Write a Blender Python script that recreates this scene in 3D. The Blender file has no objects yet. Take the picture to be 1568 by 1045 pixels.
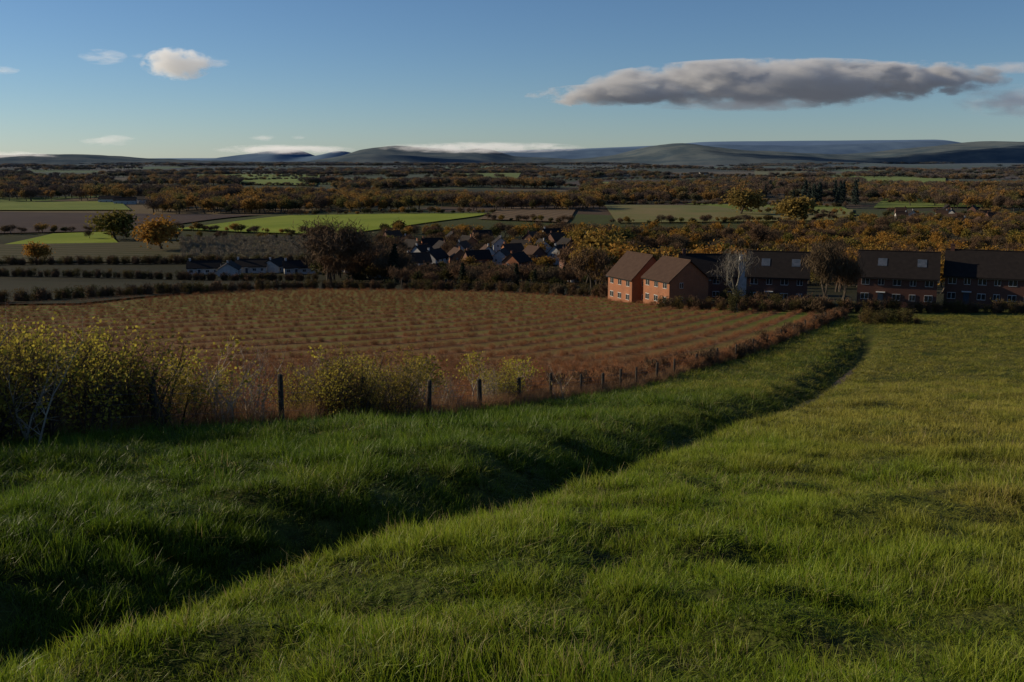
import bpy, math, random, bmesh
import numpy as np
from mathutils import Vector
rs=np.random.default_rng(11)
random.seed(5)
sc=bpy.context.scene
C=bpy.context.collection

# ---------------------------------------------------------------- helpers
def sstep(a,b,x):
    t=np.clip((x-a)/(b-a),0,1); return t*t*(3-2*t)
def _h(ix,iy,s):
    n=(ix*374761393+iy*668265263+s*1442695041)&0x7fffffff
    n=((n^(n>>13))*1274126177)&0x7fffffff
    return ((n^(n>>16))&0xffff)/65535.0
def vn(x,y,s):
    x=np.asarray(x,float);y=np.asarray(y,float)
    xi=np.floor(x).astype(np.int64);yi=np.floor(y).astype(np.int64)
    fx=x-xi;fy=y-yi;fx=fx*fx*(3-2*fx);fy=fy*fy*(3-2*fy)
    a=_h(xi,yi,s);b=_h(xi+1,yi,s);c=_h(xi,yi+1,s);d=_h(xi+1,yi+1,s)
    return (a*(1-fx)+b*fx)*(1-fy)+(c*(1-fx)+d*fx)*fy-0.5
def fbm(x,y,s,o=3):
    r=0;a=1
    for i in range(o):
        r=r+a*vn(x*2**i+i*17.3,y*2**i-i*9.1,s+i);a*=.5
    return r
PATH=np.array([(-7,-8),(-4.4,1.5),(-3.1,5.2),(-2.35,7.1),(-1.5,8.9),(-.35,11.2),(1.2,14.8),(3.2,20.8),(5.8,29),(11,42),(16,53.5),(19.5,64),(42,115),(52,143),(58,165)],float)
FENCE=np.array([(-13,6),(-11.2,13),(-10,19),(-8.9,24),(-6.8,28.5),(-3.2,37),(-1.2,42.5),(.7,48),(2.6,53.5),(4.8,59),(9.2,72),(15,85),(32,116),(50.7,150)],float)
def sdist(P,x,y):
    best=np.full(np.shape(x),1e9);sg=np.ones(np.shape(x))
    for i in range(len(P)-1):
        ax,ay=P[i];bx,by=P[i+1];dx,dy=bx-ax,by-ay
        t=np.clip(((x-ax)*dx+(y-ay)*dy)/(dx*dx+dy*dy),0,1)
        qx=x-ax-t*dx;qy=y-ay-t*dy;d=np.hypot(qx,qy)
        c=np.where((dy*(x-ax)-dx*(y-ay))>0,1.0,-1.0)
        m=d<best;best=np.where(m,d,best);sg=np.where(m,c,sg)
    return best*sg     # + right of the line
def pathd(x,y): return sdist(PATH,x,y)+.22*fbm(x/2.5,y/2.5,66,2)
KY=[-400,-60,0,4,10,24,39,58,73,100,150,200,250,300,350,400,435,500,600,800,1000,1500,2000,3000,4500,7000,20000]
KD=[-50,-9,1.65,2.33,3.5,6.7,10.2,14.1,17,20.3,23.9,28.2,33,38,42.5,45,46,47.5,49,50,50,49,47,43,40,45,60]
sg_=np.linspace(np.arcsinh(-400/20),np.arcsinh(20000/20),2400)
dg=np.interp(20*np.sinh(sg_),KY,KD)
kk=np.exp(-np.linspace(-2.2,2.2,61)**2);kk/=kk.sum()
dg=np.convolve(np.pad(dg,30,mode='edge'),kk,'valid')
def zf(x,y):
    x=np.asarray(x,float);y=np.asarray(y,float)
    z=-np.interp(np.arcsinh(y/20),sg_,dg)
    near=(np.abs(x)<400)&(y<260)
    xs=np.where(near,x,0);ys=np.where(near,y,0)
    s=pathd(xs,ys);fs=sdist(FENCE,xs,ys)
    k=1+.55*sstep(12,45,y)
    sk_=s/k
    tr=np.where(s>0,-.62*(1-sstep(.15,1.15,sk_)),-.62+.70*sstep(.4,2.2,-sk_)-.02*np.clip(-s-2.5,0,7))*k
    f=(1-sstep(105,150,y))*near
    z=z+f*tr
    g=sstep(0,2.5,fs)*(1-sstep(50,120,y))*near
    gp=.35+.65*sstep(.4,2.2,np.abs(s))
    z=z+g*gp*(.20*fbm(x/.75,y/.6,3,2)+.34*fbm(x/4,y/3,9,2))
    z=z+g*.3*fbm(x/16,y/13,19,1)
    fa=sstep(500,1600,y)
    z=z+fa*(12*fbm(x/520,y/380,31,2)) + sstep(2000,4500,y)*8*fbm(x/1500,y/900,37,2)
    z=z+sstep(200,400,np.hypot(x,y))*2.0*fbm(x/90,y/90,77,1)
    return z
def Z(x,y): return float(zf(np.array([x]),np.array([y]))[0])
def S(k,y): return (k*y,y)
def pip(P,x,y):
    r=np.zeros(np.shape(x),bool);n=len(P)
    for i in range(n):
        x1,y1=P[i];x2,y2=P[(i+1)%n]
        c=((y1>y)!=(y2>y))&(x<(x2-x1)*(y-y1)/((y2-y1) if y2!=y1 else 1e-9)+x1)
        r^=c
    return r

class MB:
    def __init__(s): s.v=[];s.f=[];s.m=[];s.n=0;s.h=[]
    def add(s,v,f,m=0,h=None):
        v=np.asarray(v,float).reshape(-1,3);f=np.asarray(f,int).reshape(-1,4)
        s.v.append(v);s.f.append(f+s.n);s.m.append(np.full(len(f),m));s.n+=len(v)
        s.h.append(np.zeros(len(v)) if h is None else np.asarray(h,float).ravel())
    def tube(s,p0,p1,r0,r1,m=0,n=5):
        p0=np.array(p0,float);p1=np.array(p1,float);d=p1-p0;d/=np.linalg.norm(d)+1e-9
        a=np.cross(d,[0,0,1] if abs(d[2])<.9 else [1,0,0]);a/=np.linalg.norm(a);b=np.cross(d,a)
        t=np.arange(n)*2*np.pi/n;ring=np.cos(t)[:,None]*a+np.sin(t)[:,None]*b
        i=np.arange(n);j=(i+1)%n
        s.add(np.vstack([p0+ring*r0,p1+ring*r1]),np.stack([i,j,j+n,i+n],1),m)
    def quads(s,c,su,sv,m=0,up=0.0,R=rs):
        n=len(c);u=R.normal(size=(n,3));u[:,2]+=up*np.sign(u[:,2]);u/=np.linalg.norm(u,axis=1)[:,None]
        w=R.normal(size=(n,3));v=np.cross(u,w);v/=np.linalg.norm(v,axis=1)[:,None]+1e-9
        su=np.broadcast_to(su,(n,))[:,None];sv=np.broadcast_to(sv,(n,))[:,None]
        V=np.stack([c-u*su,c-v*sv,c+u*su,c+v*sv],1).reshape(-1,3)
        s.add(V,np.arange(4*n).reshape(-1,4),m)
    def box(s,x0,x1,y0,y1,z0,z1,m=0):
        v=[(x,y,z) for z in(z0,z1) for y in(y0,y1) for x in(x0,x1)]
        s.add(v,[(0,2,3,1),(4,5,7,6),(0,1,5,4),(2,6,7,3),(0,4,6,2),(1,3,7,5)],m)
    def mesh(s,name,mats,smooth=False):
        V=np.vstack(s.v);F=np.vstack(s.f);M=np.concatenate(s.m);H=np.concatenate(s.h)
        me=bpy.data.meshes.new(name);me.vertices.add(len(V));me.vertices.foreach_set('co',V.ravel())
        me.loops.add(F.size);me.loops.foreach_set('vertex_index',F.ravel().astype(np.int32))
        me.polygons.add(len(F));me.polygons.foreach_set('loop_start',np.arange(len(F),dtype=np.int32)*4)
        for m in mats: me.materials.append(m)
        me.polygons.foreach_set('material_index',M.astype(np.int32))
        me.polygons.foreach_set('use_smooth',np.full(len(F),smooth))
        at=me.attributes.new('h','FLOAT','POINT');at.data.foreach_set('value',H)
        me.update(calc_edges=True);return me
def obj(name,me,loc=(0,0,0),rot=(0,0,0),scale=(1,1,1),parent=None,coll=None):
    o=bpy.data.objects.new(name,me);o.location=loc;o.rotation_euler=rot;o.scale=scale
    (coll or C).objects.link(o)
    if parent: o.parent=parent
    return o

# ---------------------------------------------------------------- materials
class NT:
    def __init__(s,name):
        s.mat=bpy.data.materials.new(name);s.mat.use_nodes=True;s.t=s.mat.node_tree;s.t.nodes.clear()
        s.out=s.N('ShaderNodeOutputMaterial')
    def N(s,ty,**k):
        n=s.t.nodes.new(ty)
        for a,b in k.items(): setattr(n,a,b)
        return n
    def L(s,a,b): s.t.links.new(a,b)
    def put(s,sock,v):
        if isinstance(v,bpy.types.NodeSocket): s.L(v,sock)
        else:
            if isinstance(v,tuple) and len(v)==3 and sock.type=='RGBA': v=v+(1,)
            sock.default_value=v
    def math(s,op,a,b=0.0,c=0.0,clamp=False):
        n=s.N('ShaderNodeMath',operation=op,use_clamp=clamp);s.put(n.inputs[0],a);s.put(n.inputs[1],b);s.put(n.inputs[2],c);return n.outputs[0]
    def mix(s,f,a,b):
        n=s.N('ShaderNodeMix',data_type='RGBA');s.put(n.inputs[0],f);s.put(n.inputs[6],a);s.put(n.inputs[7],b);return n.outputs[2]
    def mr(s,v,a,b,c=0.0,d=1.0):
        n=s.N('ShaderNodeMapRange');s.put(n.inputs[0],v)
        for i,q in enumerate((a,b,c,d)): n.inputs[i+1].default_value=q
        return n.outputs[0]
    def noise(s,vec,scale,detail=4,rough=.55):
        n=s.N('ShaderNodeTexNoise');s.put(n.inputs['Vector'],vec);n.inputs['Scale'].default_value=scale
        n.inputs['Detail'].default_value=detail;n.inputs['Roughness'].default_value=rough;return n.outputs[0]
    def pos(s): return s.N('ShaderNodeNewGeometry').outputs['Position']
    def objc(s): return s.N('ShaderNodeTexCoord').outputs['Object']
    def rnd(s): return s.N('ShaderNodeObjectInfo').outputs['Random']
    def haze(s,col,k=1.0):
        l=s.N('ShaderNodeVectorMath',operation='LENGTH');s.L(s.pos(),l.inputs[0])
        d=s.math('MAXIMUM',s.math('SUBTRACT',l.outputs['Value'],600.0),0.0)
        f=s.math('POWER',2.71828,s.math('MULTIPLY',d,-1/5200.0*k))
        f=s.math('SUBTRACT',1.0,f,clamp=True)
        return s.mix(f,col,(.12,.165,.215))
    def fin(s,col,rough=.9,bump=None,bs=.3,bd=.1,trans=0.0,tcol=None,spec=.2,metal=0.0):
        p=s.N('ShaderNodeBsdfPrincipled');s.put(p.inputs['Base Color'],col);p.inputs['Roughness'].default_value=rough
        p.inputs['Specular IOR Level'].default_value=spec;p.inputs['Metallic'].default_value=metal
        if bump is not None:
            b=s.N('ShaderNodeBump');b.inputs['Strength'].default_value=bs;b.inputs['Distance'].default_value=bd
            s.put(b.inputs['Height'],bump);s.L(b.outputs[0],p.inputs['Normal'])
        if trans>0:
            t=s.N('ShaderNodeBsdfTranslucent');s.put(t.inputs[0],tcol if tcol is not None else col)
            m=s.N('ShaderNodeMixShader');m.inputs[0].default_value=trans;s.L(p.outputs[0],m.inputs[1]);s.L(t.outputs[0],m.inputs[2]);s.L(m.outputs[0],s.out.inputs[0])
        else: s.L(p.outputs[0],s.out.inputs[0])
        return s.mat
def simple(name,c1,c2,scale=3,rough=.9,haze=False,trans=0,world=False,c3=None,bs=.3,bd=.05,spec=.2):
    t=NT(name);v=t.pos() if world else t.objc();n=t.noise(v,scale,2)
    col=t.mix(t.mr(n,.35,.65),c1,c2)
    if c3 is not None: col=t.mix(t.math('POWER',t.rnd(),1.6),col,c3)
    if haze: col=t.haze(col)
    return t.fin(col,rough,bump=n if bs>0 else None,bs=bs,bd=bd,trans=trans,spec=spec)

M_bark=simple('bark',(.05,.04,.03),(.10,.08,.06),8,bs=0)
M_barkp=simple('pale_bark',(.13,.12,.10),(.26,.24,.2),8,bs=0)
M_leafA=simple('autumn_leaves',(.27,.125,.028),(.36,.20,.04),.6,haze=True,trans=.3,c3=(.13,.12,.028),bs=0,spec=.1)
M_leafB=simple('bare_twigs',(.12,.066,.036),(.165,.097,.052),.6,haze=True,c3=(.095,.07,.042),bs=0,spec=.1)
M_leafG=simple('olive_leaves',(.045,.05,.017),(.08,.075,.023),.6,haze=True,trans=.2,c3=(.13,.085,.027),bs=0,spec=.1)
M_leafC=simple('conifer_needles',(.014,.024,.013),(.025,.036,.018),.8,haze=True,bs=0)
M_leafH=simple('hawthorn_leaves',(.30,.28,.035),(.46,.38,.06),5,trans=.45,c3=(.19,.13,.03),bs=0)
M_twig=simple('hedge_twigs',(.05,.036,.025),(.10,.072,.05),9,bs=0)
M_twigP=simple('pale_twigs_hedge',(.26,.21,.16),(.42,.35,.26),9,bs=0)
M_twigR=simple('crop_twigs',(.28,.118,.048),(.38,.175,.078),5,c3=(.20,.12,.065),bs=0,trans=.15,spec=.05)
M_weed=simple('dead_weeds',(.28,.15,.075),(.4,.25,.13),5,c3=(.16,.085,.045),bs=0,trans=.3,spec=.1)

def grass_mat(name,base,tip,alt,amt=.5):
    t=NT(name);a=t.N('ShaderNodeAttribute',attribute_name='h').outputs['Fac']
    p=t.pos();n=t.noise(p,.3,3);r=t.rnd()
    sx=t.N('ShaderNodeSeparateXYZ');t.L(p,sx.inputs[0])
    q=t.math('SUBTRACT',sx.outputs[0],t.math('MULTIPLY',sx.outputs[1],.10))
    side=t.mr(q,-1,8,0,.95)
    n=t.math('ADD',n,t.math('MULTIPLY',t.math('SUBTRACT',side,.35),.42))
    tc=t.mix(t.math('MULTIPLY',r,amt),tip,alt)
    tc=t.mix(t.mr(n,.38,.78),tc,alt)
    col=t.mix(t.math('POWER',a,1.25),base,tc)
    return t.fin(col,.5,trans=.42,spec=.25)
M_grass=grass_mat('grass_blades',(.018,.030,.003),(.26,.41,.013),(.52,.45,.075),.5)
M_rankShade=grass_mat('shaded_rank_grass_blades',(.012,.021,.003),(.115,.215,.012),(.22,.27,.026),.5)  # rougher left-strip grass, hedge shade put into its darker blade colours
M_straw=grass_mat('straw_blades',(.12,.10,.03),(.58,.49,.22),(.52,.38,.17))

def ground_mat():
    t=NT('ground_soil_and_turf');p=t.pos()
    n1=t.noise(p,.15,4);n2=t.noise(p,2.5,4)
    near=t.mix(t.mr(n1,.35,.65),(.048,.068,.010),(.13,.125,.03))
    near=t.mix(t.mr(n2,.4,.7),near,(.038,.036,.014))
    mp=t.N('ShaderNodeMapping');t.L(p,mp.inputs[0]);mp.inputs['Scale'].default_value=(1/330,1/250,0);mp.inputs['Rotation'].default_value=(0,0,.35)
    ds=t.N('ShaderNodeTexNoise');t.L(mp.outputs[0],ds.inputs[0]);ds.inputs['Scale'].default_value=1.3
    va=t.N('ShaderNodeVectorMath',operation='ADD');sc_=t.N('ShaderNodeVectorMath',operation='SCALE');t.L(ds.outputs[1],sc_.inputs[0]);sc_.inputs['Scale'].default_value=.5
    t.L(mp.outputs[0],va.inputs[0]);t.L(sc_.outputs[0],va.inputs[1])
    v=t.N('ShaderNodeTexVoronoi');v.distance='CHEBYCHEV';t.L(va.outputs[0],v.inputs['Vector']);v.inputs['Scale'].default_value=1
    sp=t.N('ShaderNodeSeparateColor');t.L(v.outputs['Color'],sp.inputs[0])
    cr=t.N('ShaderNodeValToRGB');cr.color_ramp.interpolation='CONSTANT'
    el=cr.color_ramp.elements;el[0].position=0;el[0].color=(.07,.08,.022,1);el[1].position=.22;el[1].color=(.10,.065,.038,1)
    for q,c in ((.38,(.06,.055,.025)),(.52,(.14,.18,.03)),(.68,(.16,.115,.055)),(.84,(.08,.09,.03))):
        e=el.new(q);e.color=c+(1,)
    t.L(sp.outputs[0],cr.inputs[0])
    n3=t.noise(p,.03,4)
    far=t.mix(t.mr(n3,.3,.7,0,.35),cr.outputs[0],(.04,.032,.02))
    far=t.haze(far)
    sx=t.N('ShaderNodeSeparateXYZ');t.L(p,sx.inputs[0])
    vill=t.mix(n3,(.025,.028,.014),(.042,.036,.022))
    far=t.mix(t.mr(sx.outputs[1],560,760),vill,far)
    col=t.mix(t.mr(sx.outputs[1],155,190),near,far)
    bn=t.math('ADD',n2,t.noise(p,9,3))
    return t.fin(col,.95,bump=bn,bs=.6,bd=.12,spec=.05)
M_ground=ground_mat()
def field_mat(name,c1,c2,scale=.05,stripe=None,c3=None):
    t=NT(name);p=t.pos();n=t.noise(p,scale,5,.65);col=t.mix(t.mr(n,.35,.65),c1,c2)
    if stripe:
        nx,ny,w=stripe
        d=t.N('ShaderNodeVectorMath',operation='DOT_PRODUCT');t.L(p,d.inputs[0]);d.inputs[1].default_value=(nx/w,ny/w,0)
        m=t.math('SINE',t.math('MULTIPLY',d.outputs['Value'],6.2832));m=t.mr(m,-.3,.6)
        col=t.mix(t.math('MULTIPLY',m,.8),col,c3)
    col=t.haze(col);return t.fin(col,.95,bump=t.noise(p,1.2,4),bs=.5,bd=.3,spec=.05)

# ---------------------------------------------------------------- ground sheet
b_=.019;a_=8
nx=int(np.arcsinh(16000/a_)/b_);xs=a_*np.sinh(b_*np.arange(-nx,nx+1))
nyf=int(np.arcsinh(16000/a_)/b_);nyb=int(np.arcsinh(300/a_)/b_)
ys=6+a_*np.sinh(b_*np.arange(-nyb,nyf+1))
def grid(name,X,Y,mat,dz=0.0,z=None):
    Zv=zf(X,Y)+dz if z is None else z
    n,m=X.shape;V=np.stack([X,Y,Zv],2).reshape(-1,3)
    I=np.arange(n*m).reshape(n,m)
    F=np.stack([I[:-1,:-1],I[:-1,1:],I[1:,1:],I[1:,:-1]],2).reshape(-1,4)
    mb=MB();mb.add(V,F);return obj(name,mb.mesh(name,[mat],True))
X,Y=np.meshgrid(xs,ys);grid('ground',X,Y,M_ground)

# worn footpath: bare trodden soil
pp=[]
for i in range(len(PATH)-1):
    L_=np.hypot(*(PATH[i+1]-PATH[i]));m_=max(2,int(L_/.3));
    for j in range(m_): pp.append(PATH[i]+(PATH[i+1]-PATH[i])*j/m_)
pp=np.array(pp);pp=pp[(pp[:,1]>1)&(pp[:,1]<104)]
td=np.gradient(pp,axis=0);td/=np.hypot(td[:,0],td[:,1])[:,None];nn=np.stack([td[:,1],-td[:,0]],1)
off=-.22*fbm(pp[:,0]/2.5,pp[:,1]/2.5,66,2)
ww=(.19+.008*np.clip(pp[:,1],0,60)/2+.12*vn(pp[:,0]/.9,pp[:,1]/.9,71))*(1-sstep(85,103,pp[:,1]))
cols=np.linspace(-1,1,7);PX=np.stack([pp[:,0]+nn[:,0]*(off+c*ww) for c in cols],1);PY=np.stack([pp[:,1]+nn[:,1]*(off+c*ww) for c in cols],1)
grid('footpath',PX,PY,simple('trodden_earth',(.10,.065,.038),(.19,.13,.075),3,world=True,bs=.6),.03)

# ---------------------------------------------------------------- fields
def patch(name,q,mat,n=40):
    q=[np.array(S(*p)) for p in q]
    u,v=np.meshgrid(np.linspace(0,1,n),np.linspace(0,1,n))
    P=(q[0][:,None,None]*(1-u)*(1-v)+q[1][:,None,None]*u*(1-v)+q[2][:,None,None]*u*v+q[3][:,None,None]*(1-u)*v)
    D=np.hypot(P[0],P[1]);grid(name,P[0],P[1],mat,.25+.0007*D)
G1=field_mat('pasture_bright',(.17,.22,.022),(.24,.28,.035),.02)
G2=field_mat('pasture',(.14,.18,.028),(.20,.23,.04),.02)
B1=field_mat('ploughed_soil',(.055,.036,.03),(.08,.054,.04),.03)
B2=field_mat('stubble',(.21,.14,.075),(.16,.11,.06),.03,(.9,.43,9),(.09,.06,.04))
T1=field_mat('rough_pasture',(.21,.165,.07),(.14,.15,.045),.02)
O1=field_mat('orchard_floor',(.07,.062,.03),(.05,.055,.022),.04,(.25,.97,11),(.10,.08,.045))
K1=field_mat('dark_winter_crop',(.032,.034,.016),(.05,.04,.024),.05,(.2,.98,5),(.026,.026,.013))
patch('green_field',[(-.345,690),(-.17,625),(-.02,860),(-.22,850)],G1)
patch('green_field',[(-.51,545),(-.395,560),(-.405,660),(-.46,640)],G1)
patch('ploughed_field',[(-.56,640),(-.41,665),(-.25,865),(-.56,930)],B1)
patch('stubble_field',[(-.035,790),(.055,750),(.065,960),(.0,990)],B2)
patch('rough_field',[(.105,760),(.34,780),(.34,960),(.09,1060)],T1)
patch('green_field',[(.23,900),(.345,850),(.33,1020),(.17,1120)],G2)
patch('green_field',[(.36,1000),(.52,1000),(.50,1200),(.37,1180)],G2)
patch('green_field',[(-.305,1950),(-.195,1700),(-.19,2450),(-.31,2500)],G1)
patch('green_field',[(.33,1650),(.43,1550),(.43,2350),(.33,2350)],G1)
patch('green_field',[(-.06,1850),(0.0,1850),(.01,2350),(-.05,2400)],G2)
patch('green_field',[(.08,1650),(.22,1600),(.20,1900),(.09,2000)],G2)
patch('stubble_field',[(.24,2200),(.30,2200),(.29,2900),(.24,2900)],T1)
patch('green_field',[(-.53,950),(-.38,950),(-.39,1090),(-.53,1060)],G2)
patch('winter_crop_field',[(-.62,172),(-.44,176),(-.215,290),(-.62,330)],K1)
patch('orchard_field',[(-.56,440),(-.2,440),(-.19,600),(-.56,540)],O1)

# crop field between the fence and the village
FAR=np.array([(-150,60),(-140,120),(-100,166),(-58,252),(-30,245),(-5,231),(26,190),(48,154)],float)
def resamp(P,n):
    d=np.concatenate([[0],np.cumsum(np.hypot(*np.diff(P,axis=0).T))]);t=np.linspace(0,d[-1],n)
    return np.stack([np.interp(t,d,P[:,0]),np.interp(t,d,P[:,1])],1)
N=resamp(FENCE[0:],300);Fp=resamp(FAR,300)
u=np.linspace(0.0,1,260)[:,None]
X=N[None,:,0]*(1-u)+Fp[None,:,0]*u;Y=N[None,:,1]*(1-u)+Fp[None,:,1]*u
ROW=7.5
def rowg(x): return .55*x+.0125*np.maximum(x+22,0)**2
def crop_mat():
    t=NT('crop_soil');p=t.pos();n=t.noise(p,.25,5,.65);n2=t.noise(p,.03,3)
    sx=t.N('ShaderNodeSeparateXYZ');t.L(p,sx.inputs[0])
    br=t.mix(n,(.16,.078,.038),(.24,.125,.06));gr=t.mix(n,(.085,.115,.016),(.14,.16,.03))
    f=t.mr(t.math('ADD',sx.outputs[1],t.math('MULTIPLY',t.math('SUBTRACT',n2,.5),110.0)),85,165,.05,1.0)
    q=t.math('MAXIMUM',t.math('ADD',sx.outputs[0],22.0),0.0);q=t.math('MULTIPLY',t.math('MULTIPLY',q,q),.0125)
    q=t.math('ADD',q,t.math('MULTIPLY',sx.outputs[0],.55));q=t.math('SUBTRACT',sx.outputs[1],q)
    m=t.mr(t.math('COSINE',t.math('MULTIPLY',q,6.2832/ROW)),-.1,.5)
    f=t.math('MULTIPLY',f,t.math('SUBTRACT',1.0,m))
    return t.fin(t.mix(f,br,gr),.95,bump=t.noise(p,3,4),bs=.6,bd=.15,spec=.05)
grid('crop_field',X,Y,crop_mat(),.06)
CP=np.vstack([FENCE,FAR[::-1]])

# ---------------------------------------------------------------- instancer
def instancer(name,P,scl,rot,coll):
    me=bpy.data.meshes.new(name);me.vertices.add(len(P));me.vertices.foreach_set('co',np.asarray(P,float).ravel())
    for nm,arr in(('scl',scl),('rot',rot)):
        at=me.attributes.new(nm,'FLOAT_VECTOR','POINT');at.data.foreach_set('vector',np.asarray(arr,float).ravel())
    o=obj(name,me);g=bpy.data.node_groups.new(name,'GeometryNodeTree')
    g.interface.new_socket('Geometry',in_out='INPUT',socket_type='NodeSocketGeometry')
    g.interface.new_socket('Geometry',in_out='OUTPUT',socket_type='NodeSocketGeometry')
    A=g.nodes.new('NodeGroupInput');B=g.nodes.new('NodeGroupOutput');I=g.nodes.new('GeometryNodeInstanceOnPoints')
    ci=g.nodes.new('GeometryNodeCollectionInfo');ci.inputs['Collection'].default_value=coll
    ci.inputs['Separate Children'].default_value=True;ci.inputs['Reset Children'].default_value=True
    I.inputs['Pick Instance'].default_value=True
    a=g.nodes.new('GeometryNodeInputNamedAttribute');a.data_type='FLOAT_VECTOR';a.inputs['Name'].default_value='scl'
    r=g.nodes.new('GeometryNodeInputNamedAttribute');r.data_type='FLOAT_VECTOR';r.inputs['Name'].default_value='rot'
    e=g.nodes.new('FunctionNodeEulerToRotation')
    L=g.links.new;L(A.outputs[0],I.inputs['Points']);L(ci.outputs[0],I.inputs['Instance'])
    L(a.outputs[0],I.inputs['Scale']);L(r.outputs[0],e.inputs[0]);L(e.outputs[0],I.inputs['Rotation']);L(I.outputs[0],B.inputs[0])
    md=o.modifiers.new('scatter','NODES');md.node_group=g;return o
def coll(name,meshes):
    c=bpy.data.collections.new(name)
    for i,m in enumerate(meshes): c.objects.link(bpy.data.objects.new(m.name,m))
    return c
def scatter(name,XY,smin,smax,c,tilt=.06,dz=0.0,zs=None,w=1.0):
    XY=np.asarray(XY);n=len(XY);z=zf(XY[:,0],XY[:,1])+dz
    s=rs.uniform(smin,smax,n);sv=np.stack([w*s*rs.uniform(.85,1.2,n)]*2+[s],1)
    if zs is not None: sv[:,2]*=zs
    rot=np.stack([rs.normal(0,tilt,n),rs.normal(0,tilt,n),rs.uniform(0,6.28,n)],1)
    return instancer(name,np.column_stack([XY,z]),sv,rot,c)

# ---------------------------------------------------------------- grass
def tuft(name,seed,nb,rad,h0,h1,w,mat,bend=.5):
    R=np.random.default_rng(seed);mb=MB();lean=R.normal(0,.18,2)
    for i in range(nb):
        a=R.uniform(0,6.28);r=rad*math.sqrt(R.uniform());px,py=r*math.cos(a),r*math.sin(a)
        h=R.uniform(h0,h1);b=abs(R.normal(0,bend));da=a+R.normal(0,.8);dx,dy=math.cos(da)*b+lean[0],math.sin(da)*b+lean[1]
        fa=R.uniform(0,6.28);wx,wy=math.cos(fa)*w/2,math.sin(fa)*w/2
        V=[];H=[]
        for t,ww in((0,1),(.45,.85),(1,.1)):
            x=px+dx*h*t*t;y=py+dy*h*t*t;z=h*(t-.35*b*t*t)-.015
            V+=[(x-wx*ww,y-wy*ww,z),(x+wx*ww,y+wy*ww,z)];H+=[t,t]
        mb.add(V,[(0,1,3,2),(2,3,5,4)],0,H)
    return mb.mesh(name,[mat],True)
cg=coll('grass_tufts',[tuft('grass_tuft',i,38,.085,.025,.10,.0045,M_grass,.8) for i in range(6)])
cr_=coll('shaded_rank_grass_tufts',[tuft('shaded_rank_grass_tuft',60+i,38,.09,.03,.125,.005,M_rankShade,.75) for i in range(5)])
cs=coll('straw_tufts',[tuft('straw_tuft',20+i,9,.08,.05,.13,.0035,M_straw,.9) for i in range(3)])
cw=coll('weed_tufts',[tuft('weed_tuft',40+i,30,.22,.4,1.05,.014,M_weed,.28) for i in range(4)])
def wedge(y0,y1,dens,k=.66,pad=1.5):
    area=(k*(y1*y1-y0*y0)+2*pad*(y1-y0));cnt=int(dens*area*2)
    y=rs.uniform(y0,y1,cnt);x=rs.uniform(-1,1,cnt)*(k*y1+pad);m=np.abs(x)<(k*y+pad);x=x[m];y=y[m]
    return np.column_stack([x,y])[:cnt//2]
P_=[];S_=[];D_=[]
for y0,y1,d,sx_,sz_ in((1.5,6,190,1.0,1.0),(6,11,115,1.2,1.15),(11,20,55,1.7,1.4),(20,40,18,2.7,1.8),(40,75,7,4.0,2.1),(75,150,2.4,6,2.3)):
    w=wedge(y0,y1,d)
    fd=sdist(FENCE,w[:,0],w[:,1]);ps=pathd(w[:,0],w[:,1]);pd=np.abs(ps)
    pw=.30+.005*w[:,1]
    keep=(fd>.1)&((pd>pw)|(rs.uniform(size=len(w))<.06))
    if y0>70: keep&=w[:,0]>-5
    w=w[keep];pd=pd[keep];ps=ps[keep];n=len(w)
    clump=np.clip(1.0+2.4*vn(w[:,0]/.34,w[:,1]/.28,55)+1.2*vn(w[:,0]/1.3,w[:,1]/1.0,56),.25,2.2)
    s=rs.uniform(.8,1.25,n)*np.where(ps<-.5,1.1,1.0)
    P_.append(w);D_.append(ps);S_.append(np.column_stack([s*sx_,s*sx_,s*sz_*clump*np.where(pd<.7,.5,1)]))
W=np.vstack(P_);SV=np.vstack(S_);PD=np.concatenate(D_);n=len(W)
rot=np.column_stack([rs.normal(0,.2,n),rs.normal(0,.2,n),rs.uniform(0,6.28,n)])
WZ=np.column_stack([W,zf(W[:,0],W[:,1])])
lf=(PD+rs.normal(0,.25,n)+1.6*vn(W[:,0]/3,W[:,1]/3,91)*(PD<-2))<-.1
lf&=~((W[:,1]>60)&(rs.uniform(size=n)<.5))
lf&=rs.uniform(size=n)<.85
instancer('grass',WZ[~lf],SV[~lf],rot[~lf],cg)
instancer('shaded_rank_grass',WZ[lf],SV[lf],rot[lf],cr_)
sel=(rs.uniform(size=n)<np.clip(.10+.5*vn(W[:,0]/3,W[:,1]/3,88),.02,1)*np.where(PD<0,.6,1.1)+.12*np.exp(-np.abs(PD)/.8))
W2=W[sel]+rs.normal(0,.05,(sel.sum(),2))
instancer('dry_grass',np.column_stack([W2,zf(W2[:,0],W2[:,1])]),SV[sel],rot[sel],cs)
print('grass',n)

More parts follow.
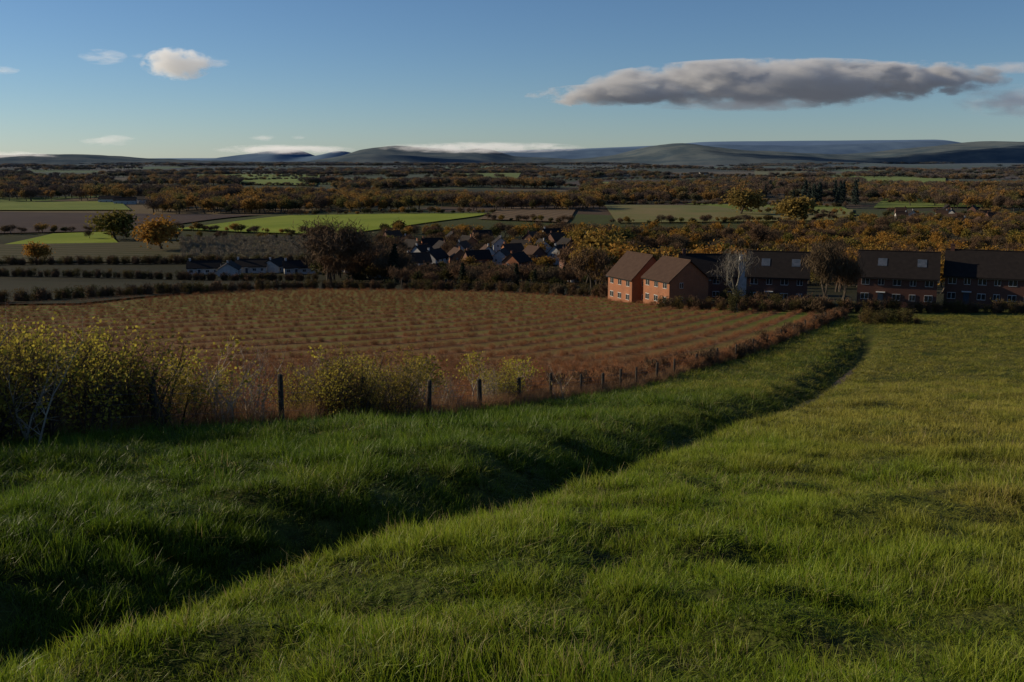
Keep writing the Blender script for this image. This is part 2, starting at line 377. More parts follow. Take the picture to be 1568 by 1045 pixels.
# ---------------------------------------------------------------- trees
def grow(mb,p,d,L,r,lev,mx,tips,R,spread,upb,sides):
    p=np.array(p,float);d=np.array(d,float)
    nseg=3 if lev<2 else 2
    for i in range(nseg):
        d=d+R.normal(0,.13,3);d[2]+=upb*.1;d/=np.linalg.norm(d)
        q=p+d*L/nseg;r2=r*(1-.28/nseg*1.4)
        mb.tube(p,q,r,r2,0,sides if lev<2 else 3);p=q;r=r2
        if lev>0 and lev<mx and R.uniform()<.6: child(mb,p,d,L*.6,r*.5,lev+1,mx,tips,R,spread,upb,sides)
        if lev>=mx-1: tips.append(p.copy())
    if lev<mx:
        for i in range(R.integers(3,5) if lev<2 else R.integers(2,4)): child(mb,p,d,L*R.uniform(.62,.85),r*.66,lev+1,mx,tips,R,spread,upb,sides)
def child(mb,p,d,L,r,lev,mx,tips,R,spread,upb,sides):
    a=R.normal(size=3);a-=a.dot(d)*d;a/=np.linalg.norm(a);t=R.uniform(.55,1.15)*spread
    nd=d*math.cos(t)+a*math.sin(t)
    if nd[2]<-.15: nd[2]*=.2
    grow(mb,p,nd,L,r,lev,mx,tips,R,spread,upb,sides)
def tree(name,seed,H,mats,spread=.75,mx=3,nl=10,lr=.9,su=.28,sv=.2,upb=.5,trunk=.22,sides=6,r0=None,up=0.,zmin=.5):
    R=np.random.default_rng(seed);mb=MB();tips=[]
    grow(mb,(0,0,-.4*min(1,H/5)),(0,0,1),H*trunk,r0 or H*.022,0,mx,tips,R,spread,upb,sides)
    T=np.array(tips);k=R.integers(0,len(T),int(nl*len(T)))
    c=T[k]+R.normal(0,lr,(len(k),3))*np.array([1,1,.75])
    c=c[c[:,2]>zmin]
    g=fbm(c[:,0]/2.2,c[:,1]/2.2+c[:,2]/1.9,seed,2);c=c[g>-.22]
    mb.quads(c,R.uniform(.7,1.3,len(c))*su,sv,1,up,R)
    V=np.vstack(mb.v);zt=np.percentile(V[:,2],99.7);f=H/zt
    mb.v=[v*f for v in mb.v]
    return mb.mesh(name,mats)
def conifer(name,seed,H,mats):
    R=np.random.default_rng(seed);mb=MB();mb.tube((0,0,-.4),(0,0,H*.96),H*.02,.03,0,6)
    cs_=[]
    for z in np.linspace(H*.1,H*.97,22):
        rr=(1-z/H)**.8*H*.22*R.uniform(.7,1.15)+.15
        for j in range(9):
            a=R.uniform(0,6.28);e=np.array([math.cos(a)*rr,math.sin(a)*rr,z-rr*.15]);mb.tube((0,0,z),e,.05,.02,0,3)
            for t in np.linspace(.25,1,6): cs_.append(np.array([e[0]*t,e[1]*t,z-rr*.15*t])+R.normal(0,.22,3))
    mb.quads(np.array(cs_),.5,.25,1,0,R);return mb.mesh(name,mats)
def bush(name,seed,H,W_,mats,nst=16,nl=700,ls=.03,tw=.012,upb=.3,tn=0):
    R=np.random.default_rng(seed);mb=MB();pts=[]
    for i in range(nst):
        p=np.array([R.normal(0,W_*.13),R.normal(0,W_*.13),-.05]);a=R.uniform(0,6.28);o=R.uniform(0,W_*.5)/H
        d=np.array([math.cos(a)*o,math.sin(a)*o,1.]);d/=np.linalg.norm(d);L=H*R.uniform(.6,1.0);r=tw
        for s in range(6):
            q=p+d*L/6;mb.tube(p,q,r,r*.8,0,3);r*=.8;p=q;d=d+R.normal(0,.14,3);d/=np.linalg.norm(d);pts.append(p.copy())
            for b in range(2):
                e=R.normal(0,1,3);e[2]=abs(e[2])*.7+upb;e/=np.linalg.norm(e);l=L*.2*R.uniform(.5,1.3)
                q2=p+e*l;mb.tube(p,q2,r*.6,r*.25,0,3);pts.append(q2);pts.append((p+q2)/2)
                for c in range(2):
                    e2=e+R.normal(0,.6,3);e2/=np.linalg.norm(e2);q3=q2+e2*l*.6;mb.tube(q2,q3,r*.3,r*.15,0,3);pts.append(q3)
    T=np.array(pts)
    if nl:
        k=R.integers(0,len(T),nl);c=T[k]+R.normal(0,.06*H/2,(nl,3));g=fbm(c[:,0]*2,c[:,2]*2+c[:,1],seed,2);c=c[g>-.2];mb.quads(c,ls,ls*.65,1,0,R)
    if tn:
        k=R.integers(0,len(T),tn);c=T[k]+R.normal(0,.08*H,(tn,3));c[:,2]=np.abs(c[:,2]);mb.quads(c,ls*4,ls*.35,1,.8,R)
    return mb.mesh(name,mats)
TA=[tree('oak_tree_crown',s,14,[M_bark,M_leafA],nl=11,lr=.9,su=.36,sv=.25) for s in(1,2,3)]
TB=[tree('bare_tree_crown',s,14,[M_bark,M_leafB],nl=13,lr=.8,su=.75,sv=.05,up=.4,mx=3) for s in(4,5)]
TG=[tree('olive_tree_crown',s,12,[M_bark,M_leafG],nl=11,lr=.85,su=.36,sv=.25,spread=.7) for s in(7,8)]
TC=[conifer('conifer_crown',s,15,[M_bark,M_leafC]) for s in(11,12)]
BD=[bush('hedge_bush',s,2.4,2.4,[M_twig,M_leafG],14,900,.09,.02) for s in(21,22)]
BB=[bush('twiggy_bush',s,2.2,2.2,[M_twig,M_leafB],14,0,.09,.02,tn=900) for s in(25,26)]
c_mix=coll('mixed_trees',TA[:2]+TB+TG+[TB[0]]);c_aut=coll('autumn_trees',TA+TB+TG[:1]);c_dark=coll('dark_trees',TG+TB+TC[:1]+TB);c_con=coll('conifers',TC)
c_hedge=coll('hedge_bushes',BD+BB)

HOUSES=[]
def clearof(W_,r=8.5):
    for hx,hy in HOUSES:
        W_=W_[np.hypot(W_[:,0]-hx,W_[:,1]-hy)>r]
    return W_
def wood(name,k0,k1,y0,y1,n,h0,h1,c,thr=-.5,sc_=60,seed=3,w=1.0):
    y=np.sqrt(rs.uniform(y0*y0,y1*y1,n*4));k=rs.uniform(k0,k1,n*4);x=k*y
    g=fbm(x/sc_,y/sc_,seed,2);m=g>thr;W_=np.column_stack([x[m],y[m]])[:n];W_=clearof(W_)
    return scatter(name,W_,h0/14,h1/14,c,.04,w=w)

# ---------------------------------------------------------------- houses
def brickmat(name,c1,c2,mortar):
    t=NT(name)
    sx=t.N('ShaderNodeSeparateXYZ');t.L(t.objc(),sx.inputs[0]);cb=t.N('ShaderNodeCombineXYZ')
    t.L(t.math('ADD',sx.outputs[0],sx.outputs[1]),cb.inputs[0]);t.L(sx.outputs[2],cb.inputs[1])
    b=t.N('ShaderNodeTexBrick');t.L(cb.outputs[0],b.inputs['Vector']);b.inputs['Scale'].default_value=1
    b.inputs['Brick Width'].default_value=.225;b.inputs['Row Height'].default_value=.075;b.inputs['Mortar Size'].default_value=.008
    t.put(b.inputs['Color1'],c1);t.put(b.inputs['Color2'],c2);t.put(b.inputs['Mortar'],mortar)
    n=t.noise(t.objc(),.8,5);col=t.mix(t.mr(n,.35,.7,0,.35),b.outputs[0],(.12,.06,.04))
    return t.fin(col,.85,bump=b.outputs[1],bs=.2,bd=.01)
def tilemat(name,c1,c2):
    t=NT(name);o=t.objc();w=t.N('ShaderNodeTexWave');w.bands_direction='Z';t.L(o,w.inputs[0]);w.inputs['Scale'].default_value=1.6;w.inputs['Distortion'].default_value=.3
    n=t.noise(o,1.5,6);col=t.mix(t.mr(n,.3,.7),c1,c2);col=t.mix(t.math('MULTIPLY',w.outputs[1],.35),col,(.02,.015,.012))
    return t.fin(col,.85,bump=w.outputs[1],bs=.5,bd=.03,spec=.15)
W_br=brickmat('red_brick',(.36,.125,.045),(.28,.09,.036),(.26,.18,.13))
W_bd=brickmat('dark_brick',(.13,.052,.034),(.10,.042,.03),(.12,.095,.08))  # brick darkened for the shade on the right-hand fronts, reused in the village
W_wh=simple('white_render',(.38,.37,.35),(.5,.48,.45),1.5)
R_br=tilemat('brown_roof_tiles',(.058,.032,.022),(.08,.047,.032));R_sl=tilemat('slate_roof',(.015,.012,.012),(.026,.021,.019))
M_frame=simple('white_upvc',(.55,.55,.53),(.66,.66,.64),4,.4,bs=0);M_glass=simple('window_glass',(.02,.022,.025),(.03,.035,.04),2,.08,spec=.6,bs=0)
M_door=simple('painted_door',(.03,.05,.08),(.04,.06,.09),3,.4,bs=0);M_sol=simple('roof_window_glass',(.06,.075,.09),(.10,.11,.13),2,.2,spec=.6,bs=0)
def house(name,x,y,rot,L,Wd,eh,rh,wm,rm,nw=4,chim=1,sky=0,floors=2,zoff=0):
    HOUSES.append((x,y));e=bpy.data.objects.new(name,None);C.objects.link(e);e.location=(x,y,Z(x,y)+zoff);e.rotation_euler=(0,0,math.radians(rot))
    a,b=L/2,Wd/2
    v=[(-a,-b,-2),(a,-b,-2),(a,b,-2),(-a,b,-2),(-a,-b,eh),(a,-b,eh),(a,b,eh),(-a,b,eh),(-a,0,rh),(a,0,rh)]
    me=bpy.data.meshes.new('walls');me.from_pydata(v,[],[(0,1,5,4),(2,3,7,6),(3,0,4,8,7),(1,2,6,9,5)]);me.materials.append(wm);obj('walls',me,parent=e)
    ov=.35;sl=(rh-eh)/b;t=.16
    m=MB()
    for s in(-1,1):
        yo=s*(b+ov);ze=eh-sl*ov+.03;zr=rh+.03
        P=[(-a-ov,yo,ze),(a+ov,yo,ze),(a+ov,0,zr),(-a-ov,0,zr)];Q=[(p[0],p[1],p[2]+t) for p in P]
        m.add(P+Q,[(0,1,2,3),(4,7,6,5),(0,4,5,1),(0,3,7,4),(1,5,6,2)])
    m.tube((-a-ov,0,rh+t+.05),(a+ov,0,rh+t+.05),.12,.12,0,6)
    obj('roof',m.mesh('roof',[rm]),parent=e)
    m=MB()
    def win(cx,cy,cz,w,h,ax,s):
        d=.06
        for (ww,hh,dd,mm) in((w,h,d,0),(w/2-.07,h-.14,d+.01,1)):
            for off in((0,) if mm==0 else(-w/4,w/4)):
                if ax=='y': m.box(cx+off-ww/2,cx+off+ww/2,min(cy,cy+s*dd),max(cy,cy+s*dd),cz-hh/2,cz+hh/2,mm)
                else: m.box(min(cx,cx+s*dd),max(cx,cx+s*dd),cy+off-ww/2,cy+off+ww/2,cz-hh/2,cz+hh/2,mm)
    for fl in range(floors):
        zc=1.45+2.55*fl
        for i in range(nw):
            xc=-a+L*(i+.5)/nw
            if not(fl==0 and i==1): win(xc,-b,zc,1.0 if i%2 else 1.3,1.1,'y',-1)
            win(xc,b,zc,1.15,1.1,'y',1)
        win(a,-b*.4,zc,.8,1.,'x',1);win(-a,b*.4,zc,.8,1.,'x',-1)
    for s in(-1,1): m.box(-a-.3,a+.3,s*(b+ov)-.06,s*(b+ov)+.06,eh-sl*ov-.1,eh-sl*ov+.0,1)
    obj('windows',m.mesh('windows',[M_frame,M_glass]),parent=e)
    m=MB();xd=-a+L*1.5/nw;m.box(xd-.45,xd+.45,-b-.07,-b,0,2.05,0);m.box(xd-.75,xd+.75,-b-.8,-b,2.2,2.32,1);obj('door',m.mesh('door',[M_door,M_frame]),parent=e)
    m=MB()
    for i in range(chim):
        xc=-a+.8 if i==0 else a-.8
        m.box(xc-.35,xc+.35,-.3,.3,rh-.6,rh+1.0,0);m.box(xc-.42,xc+.42,-.37,.37,rh+1.0,rh+1.12,0);m.tube((xc,0,rh+1.12),(xc,0,rh+1.5),.12,.1,1,6)
    if chim: obj('chimney',m.mesh('chimney',[wm,rm]),parent=e)
    if sky:
        m=MB()
        for i in range(sky):
            xc=-a+L*(i+.6)/sky;y0=-b*.62;y1=-b*.32;z0=eh+sl*(b+y0)+t+.08+.03;z1=eh+sl*(b+y1)+t+.08+.03
            m.add([(xc-.75,y0,z0),(xc+.75,y0,z0),(xc+.75,y1,z1),(xc-.75,y1,z1),(xc-.75,y0,z0-.1),(xc+.75,y0,z0-.1),(xc+.75,y1,z1-.1),(xc-.75,y1,z1-.1)],[(0,1,2,3),(0,4,5,1),(1,5,6,2),(2,6,7,3),(3,7,4,0)])
        obj('roof_windows',m.mesh('roof_windows',[M_sol]),parent=e)
    return e
house('brick_house',29.6,179,116,8.2,8.4,4.9,8.2,W_br,R_br,3,0)
house('brick_house',24.2,188.5,116,8.4,8.6,5.0,9.0,W_br,R_br,3,0)
house('brick_house',.197*200,200,-5,11,8,5,8.8,W_bd,R_sl,4,1)
house('brick_house',.268*180,180,-16,10.5,8.6,4.9,8.8,W_bd,R_sl,4,0,2,zoff=.6)
house('brick_house',.389*174,174,-21,12.8,8.6,4.9,8.8,W_bd,R_sl,5,0,2,zoff=.7)
house('brick_house',.505*170,170,-24,21,8.8,4.9,8.8,W_bd,R_sl,9,1,0,zoff=.7)
house('white_house',.225*215,215,95,9,8,5,8,W_wh,R_sl,3,1)
VL=[(-.105,500,80,1),(-.08,478,15,0),(-.06,525,100,0),(-.05,455,70,1),(-.03,540,20,0),(-.012,490,95,1),(.02,525,60,0),(.04,560,10,1),(.055,478,110,0),(.0,440,30,0),(-.09,430,60,1),(.075,520,80,1),(-.12,540,40,0),(-.045,495,120,0),(.03,470,100,1),(-.025,430,100,1),(-.07,455,110,0),(.01,465,140,0),(.045,520,35,0),(-.10,465,130,0)]
VL+=[(-.078,405,65,1),(-.055,412,110,0),(-.035,400,25,0),(-.01,408,80,1),(.022,425,120,0),(.048,430,60,1),(-.115,410,100,0),(-.095,385,20,1),(.062,405,15,0),(.085,440,75,0),(.10,470,100,1),(.005,385,60,0)]
for i,(k,y,r,w) in enumerate(VL):
    house('white_house' if w else 'brick_house',k*y,y,r,9+i%3,7.2,4.9,8.,W_wh if w else (W_br if i%2 else W_bd),R_sl if i%3 else R_br,3,1)
for i,(k,y,r) in enumerate([(-.31,382,10),(-.285,378,100),(-.262,392,5),(-.238,396,80),(-.214,388,15),(-.155,395,20),(-.135,372,100),(-.085,352,60),(.0,345,80),(.07,330,95),(.14,250,80)]):
    house('bungalow',k*y,y,r,12,7.5,2.7,5,W_wh,R_sl,4,1,0,1)
for i in range(13):
    k=.385+.105*rs.uniform();y=rs.uniform(700,900);wb=i%3>0;house('brick_house' if wb else 'white_house',k*y,y,rs.uniform(0,180),8.5,7.,4.4,7.4,W_bd if wb else W_wh,R_br if i%2 else R_sl,3,1)
for k,y in((-.40,1080),(-.385,1060),(-.365,1075),(-.345,1090),(.18,2500),(.19,2450)):
    house('farm_building',k*y,y,rs.uniform(-20,20),22,12,4,7,W_wh,R_sl,4,0)

# ---------------------------------------------------------------- woods & hedges
wood('woodland',-.19,-.115,300,450,80,7,12,c_dark,-.3)
wood('garden_trees',-.12,.10,262,350,130,3.5,7,c_dark,-.3)
wood('garden_trees',-.12,.10,350,440,80,3.0,6.5,c_aut,-.3)
wood('garden_trees',-.13,.10,440,640,140,6,10,c_mix,-.3)
wood('woodland',.07,.125,250,560,60,9,13,c_aut)
wood('woodland',.12,.36,230,640,320,5.5,10.5,c_aut,-.3)
wood('woodland',.33,.60,200,760,460,5.5,10,c_aut,-.3)
wood('garden_trees',.37,.52,640,860,70,5,9,c_mix,-.5)
wood('woodland',-.36,.09,900,1230,1000,9,15,c_aut,-.2)
wood('woodland',-.62,-.27,1100,2000,1300,10,16,c_mix,-.08,150)
wood('woodland',.07,.24,1120,1450,300,10,16,c_aut,-.2)
wood('woodland',.20,.36,1150,1500,170,10,16,c_dark,-.2)
wood('woodland',.33,.62,920,1650,700,10,16,c_aut,.0,120)
wood('woodland',-.30,.35,1500,2100,800,10,16,c_mix,.06,170,5,1.2)
wood('woodland',-.6,.6,2100,3400,2000,9,13,c_mix,.18,230,8,1.7)
wood('woodland',-.6,.6,3400,6000,2200,9,14,c_mix,.18,420,12,2.6)
wood('conifer_wood',.29,.345,1000,1150,14,17,24,c_con)
def hedgeline(name,pts,step,h0,h1,c,jit=.6,unit=14.,gap=0.,w=1.0):
    P=np.array(pts,float);L=np.hypot(*np.diff(P,axis=0).T).sum();W_=resamp(P,max(2,int(L/step)))
    W_=W_+rs.normal(0,jit,W_.shape);W_=W_[rs.uniform(size=len(W_))>gap];W_=clearof(W_,7)
    return scatter(name,W_,h0/unit,h1/unit,c,.05,w=w)
hedgeline('field_hedge',FAR[1:]+np.array([2,3]),.9,1.6,2.6,c_hedge,.7,2.3)
hedgeline('field_hedge',[S(.15,167),S(.25,160),S(.34,158),S(.52,157),S(.62,157)],.6,1.3,2.2,c_hedge,.7,2.3)
hedgeline('field_hedge',[S(-.6,345),S(-.38,350),S(-.2,345)],1.2,2,3,c_hedge,.8,2.3)
hedgeline('field_hedge',[S(-.6,430),S(-.38,432),S(-.2,430)],1.5,2.5,4,c_hedge,1,2.3)
hedgeline('tree_belt',[S(-.42,600),S(-.3,600),S(-.2,575)],5,3,7,c_mix,2,14,.2)
for i in range(44):
    y=rs.uniform(1000,4200);k=rs.uniform(-.6,.5);dk=rs.uniform(.08,.25);dy=rs.uniform(-.12,.12)*y
    hedgeline('hedgerow',[S(k,y),S(k+dk,y+dy)],max(5,y*.003),4,8,c_mix,2,14,.1,1.5)
for k0,k1,y0,y1 in((-.345,-.17,690,622),(-.22,-.02,853,865),(-.55,-.40,640,662),(.10,.34,755,775),(.09,.34,1065,1000),(.23,.34,895,850),(-.31,-.19,2510,2460),(-.305,-.195,1940,1690),(.33,.43,1640,1540),(.33,.43,2360,2360),(-.035,.055,785,745)):
    hedgeline('hedgerow',[S(k0,y0),S(k1,y1)],4,3,7,c_mix,1.5,14,.15,1.2)
pts=[]
for y in np.arange(450,590,11):
    for k in np.arange(-.33,-.2,3.5/y): pts.append((k*y+rs.normal(0,.3),y+rs.normal(0,.3)))
c_sap=coll('orchard_trees',[tree('orchard_tree_crown',61,4,[M_barkp,simple('orchard_twigs',(.20,.16,.11),(.26,.22,.15),2,bs=0)],mx=2,nl=7,lr=.35,su=.4,sv=.03,up=1,trunk=.3)])
W_=np.array(pts);scatter('orchard',W_,.8,1.2,c_sap,.05)

# individual trees
def put(name,me,k,y,s,w=1.0,rz=0):
    x=k*y;return obj(name,me,(x,y,Z(x,y)),(0,0,rz),(s*w,s*w,s))
TO=[tree('broad_oak_crown',s,14,[M_bark,M_leafA],nl=13,lr=.95,su=.34,sv=.24,mx=3,spread=.85,trunk=.17,upb=.2) for s in(31,35,37)]
put('oak_tree',TO[0],-.398,600,17/14,1.15,1);put('oak_tree',TO[1],-.352,515,17/14,1.15,2)
put('oak_tree',TO[2],-.478,445,9/14,1.2,3);put('oak_tree',TO[1],.228,860,22/14,1.25,4);put('oak_tree',TO[0],.283,760,20/14,1.25,5)
put('oak_tree',TO[2],-.258,1000,17/14,1.2,2);put('oak_tree',TO[0],-.26,905,14/14,1.1,5)
TBig=tree('big_bare_crown',71,17,[M_bark,M_leafB],nl=12,lr=.85,su=.6,sv=.045,up=.4,mx=4,spread=.74)
put('bare_oak_tree',TBig,-.184,325,1.2,1.3,1);put('bare_oak_tree',TBig,-.158,350,.9,1.2,4);put('bare_oak_tree',TBig,.245,480,.85,1.1,2)
TPale=tree('pale_bare_crown',75,10,[M_barkp,simple('pale_twigs',(.15,.13,.11),(.2,.18,.15),2,bs=0)],nl=1.2,lr=.3,su=.35,sv=.010,up=.8,mx=4,spread=.55,trunk=.2,upb=.6)
TBr=tree('brown_bare_crown',77,10,[M_bark,M_leafB],nl=9,lr=.35,su=.3,sv=.02,up=.8,mx=4,spread=.6,trunk=.16,upb=.6)
put('bare_birch_tree',TPale,.228,158,1.05,.9,1);put('bare_ash_tree',TBr,.316,161,1.15,.85,2);put('bare_ash_tree',TBr,.335,164,1.0,.85,4)
TIvy=bush('ivy_clump',81,4,2.5,[M_bark,M_leafG],18,2600,.09,.03);put('ivy_bush',TIvy,.226,156,1,1)
put('autumn_tree',TO[2],.092,345,16/14,1.05,3);put('autumn_tree',TO[0],.112,300,12/14,1,2);put('autumn_tree',TO[1],.205,330,12/14,1,1);put('autumn_tree',TO[1],.30,300,11/14,1,3)
BT=[bush('bramble',83,1.5,2.4,[M_twig,M_leafB],16,300,.06,.012,tn=900)]
W_=np.column_stack([rs.uniform(50,57,24),rs.normal(140,1.2,24)]);scatter('bramble_thicket',W_,.55,.85,coll('brambles',BT+BD))

# ---------------------------------------------------------------- crop rows
CB=[bush('crop_bush',s,.8,.8,[M_twigR,M_twigR],12,0,.02,.005,tn=170,upb=.9) for s in(91,92,93)]
rows=[]
for c in np.arange(-44,64)*ROW:
    x=np.arange(-140,60,.3);x=x+rs.normal(0,.1,len(x));y=c+rowg(x)
    rows.append(np.column_stack([x,y]))
R_=np.vstack(rows);R_=R_+rs.normal(0,.3,R_.shape);R_=R_[pip(CP,R_[:,0],R_[:,1])]
R_=R_[(R_[:,0]>-.62*R_[:,1]-4)&(sdist(FENCE,R_[:,0],R_[:,1])<-1.5)]
dens=1.0-.4*sstep(90,230,R_[:,1]+70*fbm(R_[:,0]/40,R_[:,1]/40,5,2));R_=R_[rs.uniform(size=len(R_))<dens]
n=len(R_);hs=rs.uniform(.7,1.25,n);vz=1.0-.3*sstep(70,115,R_[:,1])
instancer('crop_rows',np.column_stack([R_,zf(R_[:,0],R_[:,1])+.05]),np.column_stack([hs*1.4,hs*1.4,hs*vz]),np.column_stack([rs.normal(0,.1,n),rs.normal(0,.1,n),rs.uniform(0,6.28,n)]),coll('crop_bushes',CB))
Q=np.column_stack([rs.uniform(-60,20,26000),rs.uniform(14,100,26000)]);d=sdist(FENCE,Q[:,0],Q[:,1]);Q=Q[(d<-1)&(Q[:,0]>-.62*Q[:,1]-3)]
Q=Q[rs.uniform(size=len(Q))<.8*(1-sstep(50,100,Q[:,1]))+.05];scatter('crop_undergrowth',Q[:7000],.4,.9,coll('crop_bushes_b',CB),.1,.05)

# ---------------------------------------------------------------- fence
fe=bpy.data.objects.new('post_and_wire_fence',None);C.objects.link(fe)
M_post=simple('weathered_post',(.035,.03,.025),(.08,.065,.05),12);M_wire=simple('galvanised_wire',(.14,.14,.14),(.2,.2,.2),9,.5,bs=0)
def onf(y): return np.interp(y,FENCE[:,1],FENCE[:,0])
ypost=[8,12,16,20,24,28.5,32.6,37,42,47,52,57.2,62,67,72,77,82]+list(np.arange(88,150,5.5))
m=MB();tops=[]
for y in ypost:
    x=float(onf(y));z=Z(x,y);h=1.5+random.uniform(-.08,.12);r=.09+random.uniform(-.01,.02);lx,ly=random.gauss(0,.03),random.gauss(0,.03)
    m.tube((x,y,z-.3),(x+lx,y+ly,z+h-.04),r,r*.93,0,8);m.tube((x+lx,y+ly,z+h-.04),(x+lx,y+ly,z+h),r*.93,r*.5,0,8);m.tube((x+lx,y+ly,z+h),(x+lx,y+ly,z+h+.005),r*.5,.001,0,8);tops.append((x,y,z))
obj('posts',m.mesh('posts',[M_post],False),parent=fe)
m=MB()
for hh in(.15,.45,.75,1.0,1.2):
    for p,q in zip(tops[:-1],tops[1:]): m.tube((p[0],p[1],p[2]+hh),(q[0],q[1],q[2]+hh),.004,.004,0,4)
obj('wires',m.mesh('wires',[M_wire]),parent=fe)

# ---------------------------------------------------------------- fence-line hedge
HB=[bush('hawthorn',s,2.3,1.9,[M_twig,M_leafH],20,1250,.042,.024) for s in(101,102,103)]
HS=[bush('thin_hawthorn',s,2.1,1.2,[M_twigP,M_leafH],4,90,.034,.022,upb=.9) for s in(105,106)]
def along(y0,y1,n,off,j):
    y=rs.uniform(y0,y1,n);return np.column_stack([onf(y)+off+rs.normal(0,j,n),y])
A_=np.vstack([along(9,25,50,-1.1,.5),along(13,21,14,-.2,.3),along(14,24,20,-3.0,.8)]);scatter('hawthorn_hedge',A_,.9,1.2,coll('hawthorns',HB+HS[:1]),.08,-.05)
scatter('hawthorn_hedge',along(23,38,24,-1.1,.4),.45,.85,coll('hawthorns_low',HB+HS[:1]),.08,-.05)
scatter('hawthorn_hedge',np.vstack([along(22,54,60,-1.4,.7),along(16,30,14,-4,1.5)]),.6,1.1,coll('thin_hawthorns',HS),.08,-.05)
SP=[tree('sapling_crown',s,2.6,[M_twigP,M_leafH],spread=.55,mx=3,nl=1.6,lr=.09,su=.035,sv=.025,upb=1.2,trunk=.24,sides=5,r0=.032,zmin=.3) for s in(121,122,123)]
scatter('sapling_row',np.vstack([along(24,52,22,-1.7,.5),along(22,42,7,-4,1)]),.65,1.05,coll('saplings',SP),.07,-.05)
scatter('hawthorn_bush',np.array([(-5.9,31),(-5.6,32),(-5.1,33),(-4.3,34),(-4.9,32.5),(-5.3,31.6),(-4.0,35)]),.85,1.1,coll('hawthorns_b',HB),.05)
scatter('hawthorn_bush',np.array([(-.6,46.5),(.1,48),(-.2,47.2)]),.75,.95,coll('hawthorns_c',HB),.05)
A_=np.vstack([along(8,60,1200,-.4,.35),along(45,150,1600,-.3,.4)]);scatter('dead_weeds',A_,.6,1.05,cw,.12)
scatter('scrubby_hedge',np.vstack([along(50,90,70,-1.4,.3),along(86,151,240,-.5,.5)]),.4,.66,coll('scrub',BB[:1]+[bush('weedy_bush',s,2,2,[M_twigR,M_twigR],14,0,.05,.012,tn=700) for s in(111,112,113)]),.08)

# ---------------------------------------------------------------- distant hills
def hill(name,R,pts,dep,c1,c2,seed,amp=6,lift=0):  # hill colours carry distance haze as a blue tint
    px=np.array([p[0] for p in pts],float);v=np.array([p[1] for p in pts],float)
    k=np.linspace(-.9,.9,700);hz=np.interp(k,(px-784)/1535,(239+lift-v)/1524*R)
    hz=np.convolve(np.pad(hz,3,mode='edge'),np.ones(7)/7,'valid')+fbm(k*40,k*0,seed,4)*amp
    u=np.linspace(-1,1,51);X=[];Y=[];Zz=[]
    for ui in u:
        y=R+ui*dep;X.append(k*R*(1+.0*ui));Y.append(np.full_like(k,y));pr=math.cos(ui*math.pi/2)**1.2
        zb=-75;Zz.append(zb+(hz-zb)*pr+fbm(k*R/500,np.full_like(k,y/400),seed+5,4)*amp*4*(1-pr)*pr*4)
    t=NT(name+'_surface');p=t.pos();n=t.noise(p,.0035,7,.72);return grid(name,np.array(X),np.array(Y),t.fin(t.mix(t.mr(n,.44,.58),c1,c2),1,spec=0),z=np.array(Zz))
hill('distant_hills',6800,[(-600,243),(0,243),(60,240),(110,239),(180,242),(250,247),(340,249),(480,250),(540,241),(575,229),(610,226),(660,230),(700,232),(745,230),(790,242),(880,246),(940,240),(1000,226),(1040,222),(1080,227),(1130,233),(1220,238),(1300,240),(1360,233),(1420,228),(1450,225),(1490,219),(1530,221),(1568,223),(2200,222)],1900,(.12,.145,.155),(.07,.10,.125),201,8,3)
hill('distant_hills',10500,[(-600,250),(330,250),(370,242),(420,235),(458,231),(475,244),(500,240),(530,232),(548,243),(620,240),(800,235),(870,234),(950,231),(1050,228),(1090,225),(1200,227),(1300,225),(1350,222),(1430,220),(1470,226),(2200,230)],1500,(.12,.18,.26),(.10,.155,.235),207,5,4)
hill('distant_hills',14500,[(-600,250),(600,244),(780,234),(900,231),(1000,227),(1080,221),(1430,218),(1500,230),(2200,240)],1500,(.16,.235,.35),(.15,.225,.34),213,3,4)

# ---------------------------------------------------------------- clouds (volumes)
def cloudmat(name,dens,ns,thr=.5,amp=2.2,stretch=(1,1,2.2),flat=0.0,em=.1,ec=(1,1,1),soft=.6,det=5):
    t=NT(name);o=t.objc();l=t.N('ShaderNodeVectorMath',operation='LENGTH');t.L(o,l.inputs[0])
    mp=t.N('ShaderNodeMapping');t.L(t.pos(),mp.inputs[0]);mp.inputs['Scale'].default_value=stretch
    n=t.noise(mp.outputs[0],ns,det,.62)
    f=t.math('SUBTRACT',1.0,l.outputs['Value']);f=t.math('ADD',f,t.math('MULTIPLY',t.math('SUBTRACT',n,thr),amp))
    f=t.math('MINIMUM',f,t.math('MULTIPLY',t.math('SUBTRACT',1.0,l.outputs['Value']),4.0))
    sx=t.N('ShaderNodeSeparateXYZ');t.L(o,sx.inputs[0])
    f=t.math('SUBTRACT',f,t.math('MULTIPLY',t.math('MAXIMUM',t.math('MULTIPLY',sx.outputs[2],-1.0),0.0),flat))
    f=t.mr(f,.0,soft);f=t.math('MULTIPLY',f,dens)
    v=t.N('ShaderNodeVolumePrincipled');v.inputs['Color'].default_value=(.99,.99,.99,1);v.inputs['Anisotropy'].default_value=.2;t.L(f,v.inputs['Density'])
    # glow added to brighten the cloud, in place of multiple scattering
    t.L(t.math('MULTIPLY',f,em),v.inputs['Emission Strength']);v.inputs['Emission Color'].default_value=ec+(1,)
    t.L(v.outputs[0],t.out.inputs['Volume'])
    try: t.mat.cycles.volume_step_rate=1.0
    except Exception as ex: print(ex)
    return t.mat
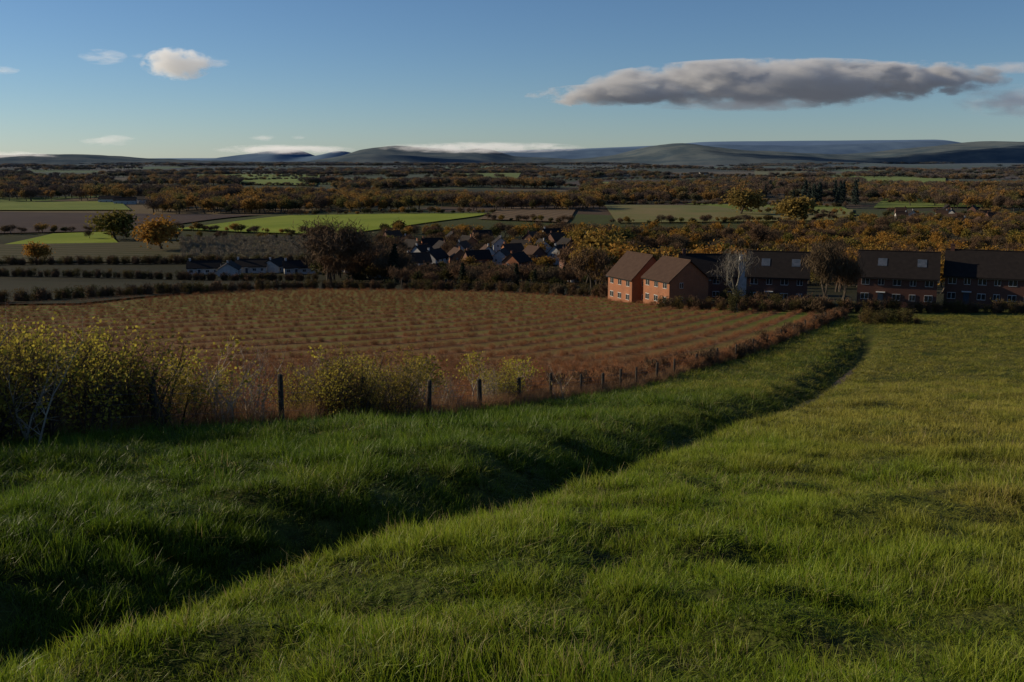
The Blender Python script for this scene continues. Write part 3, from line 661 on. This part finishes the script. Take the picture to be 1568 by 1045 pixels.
def cloud(px,v,w,h,mat,R=6000,dep=None):
    me=bpy.data.meshes.new('cloud');bm=bmesh.new();bmesh.ops.create_icosphere(bm,subdivisions=3,radius=1);bm.to_mesh(me);bm.free();me.materials.append(mat)
    el=math.atan((522-v)/1524)-math.radians(10.5)
    return obj('cloud',me,((px-784)/1535*R,R,math.tan(el)*R),(0,0,0),(w/1535*R/2,(dep or w)/1535*R/2,h/1524*R/2))
cmA=cloudmat('cloud_stratocumulus',.024,1/190,.52,3.2,(1,1,2.0),.5,.062,(.85,.93,1.12),.6)
cmB=cloudmat('cloud_puff',.022,1/90,.5,3.4,(1,1,1.5),.3,.26,(1,.95,.88),.8)
cmC=cloudmat('cloud_wisp',.0045,1/130,.53,4.0,(1,1,4),0,.30,(1,.95,.9),.9)
cmD=cloudmat('cloud_grey_wisp',.006,1/150,.53,3.6,(1,1,3),0,.12,(.95,.95,1.05),.9)
cloud(1190,130,610,78,cmA,dep=240);cloud(960,148,320,40,cmA,dep=150);cloud(1380,124,300,60,cmA,dep=180);cloud(1140,160,330,20,cmD,dep=150)
cloud(285,99,112,52,cmB,dep=80);cloud(325,95,80,20,cmC,dep=60)
cloud(175,87,76,24,cmC,dep=50);cloud(228,86,30,10,cmC,dep=30);cloud(20,107,60,14,cmC,dep=40);cloud(175,215,90,18,cmC,dep=60)
cloud(440,229,220,16,cmC,dep=200);cloud(740,226,330,18,cmC,dep=200);cloud(30,238,150,14,cmC,dep=100);cloud(1560,155,230,52,cmD,dep=150);cloud(1540,104,170,18,cmD,dep=90);cloud(410,212,50,10,cmC,dep=40);cloud(460,210,24,7,cmC,dep=30)

# ---------------------------------------------------------------- light, sky, camera
EL=18;AZ=74
w=bpy.data.worlds.new('World');sc.world=w;w.use_nodes=True;nt=w.node_tree
bg=nt.nodes['Background'];sk=nt.nodes.new('ShaderNodeTexSky');sk.sky_type='NISHITA';sk.sun_disc=False
sk.sun_elevation=math.radians(EL);sk.sun_rotation=math.radians(-AZ);sk.altitude=0;sk.air_density=.8;sk.dust_density=.1;sk.ozone_density=4.8
nt.links.new(sk.outputs[0],bg.inputs[0]);bg.inputs[1].default_value=.084
sd=Vector((-math.cos(math.radians(EL))*math.sin(math.radians(AZ)),math.cos(math.radians(EL))*math.cos(math.radians(AZ)),math.sin(math.radians(EL))))
ld=bpy.data.lights.new('sun','SUN');ld.energy=5.0;ld.angle=math.radians(.5);ld.color=(1,.84,.60)
lo=bpy.data.objects.new('sun',ld);C.objects.link(lo);lo.rotation_euler=sd.to_track_quat('Z','Y').to_euler()
cd=bpy.data.cameras.new('camera');cd.lens=35;cd.sensor_width=36;cd.clip_start=.1;cd.clip_end=60000
co=bpy.data.objects.new('camera',cd);C.objects.link(co);co.location=(0,0,0);co.rotation_euler=(math.radians(79.5),0,0);sc.camera=co
sc.view_settings.view_transform='Standard';sc.view_settings.look='None'
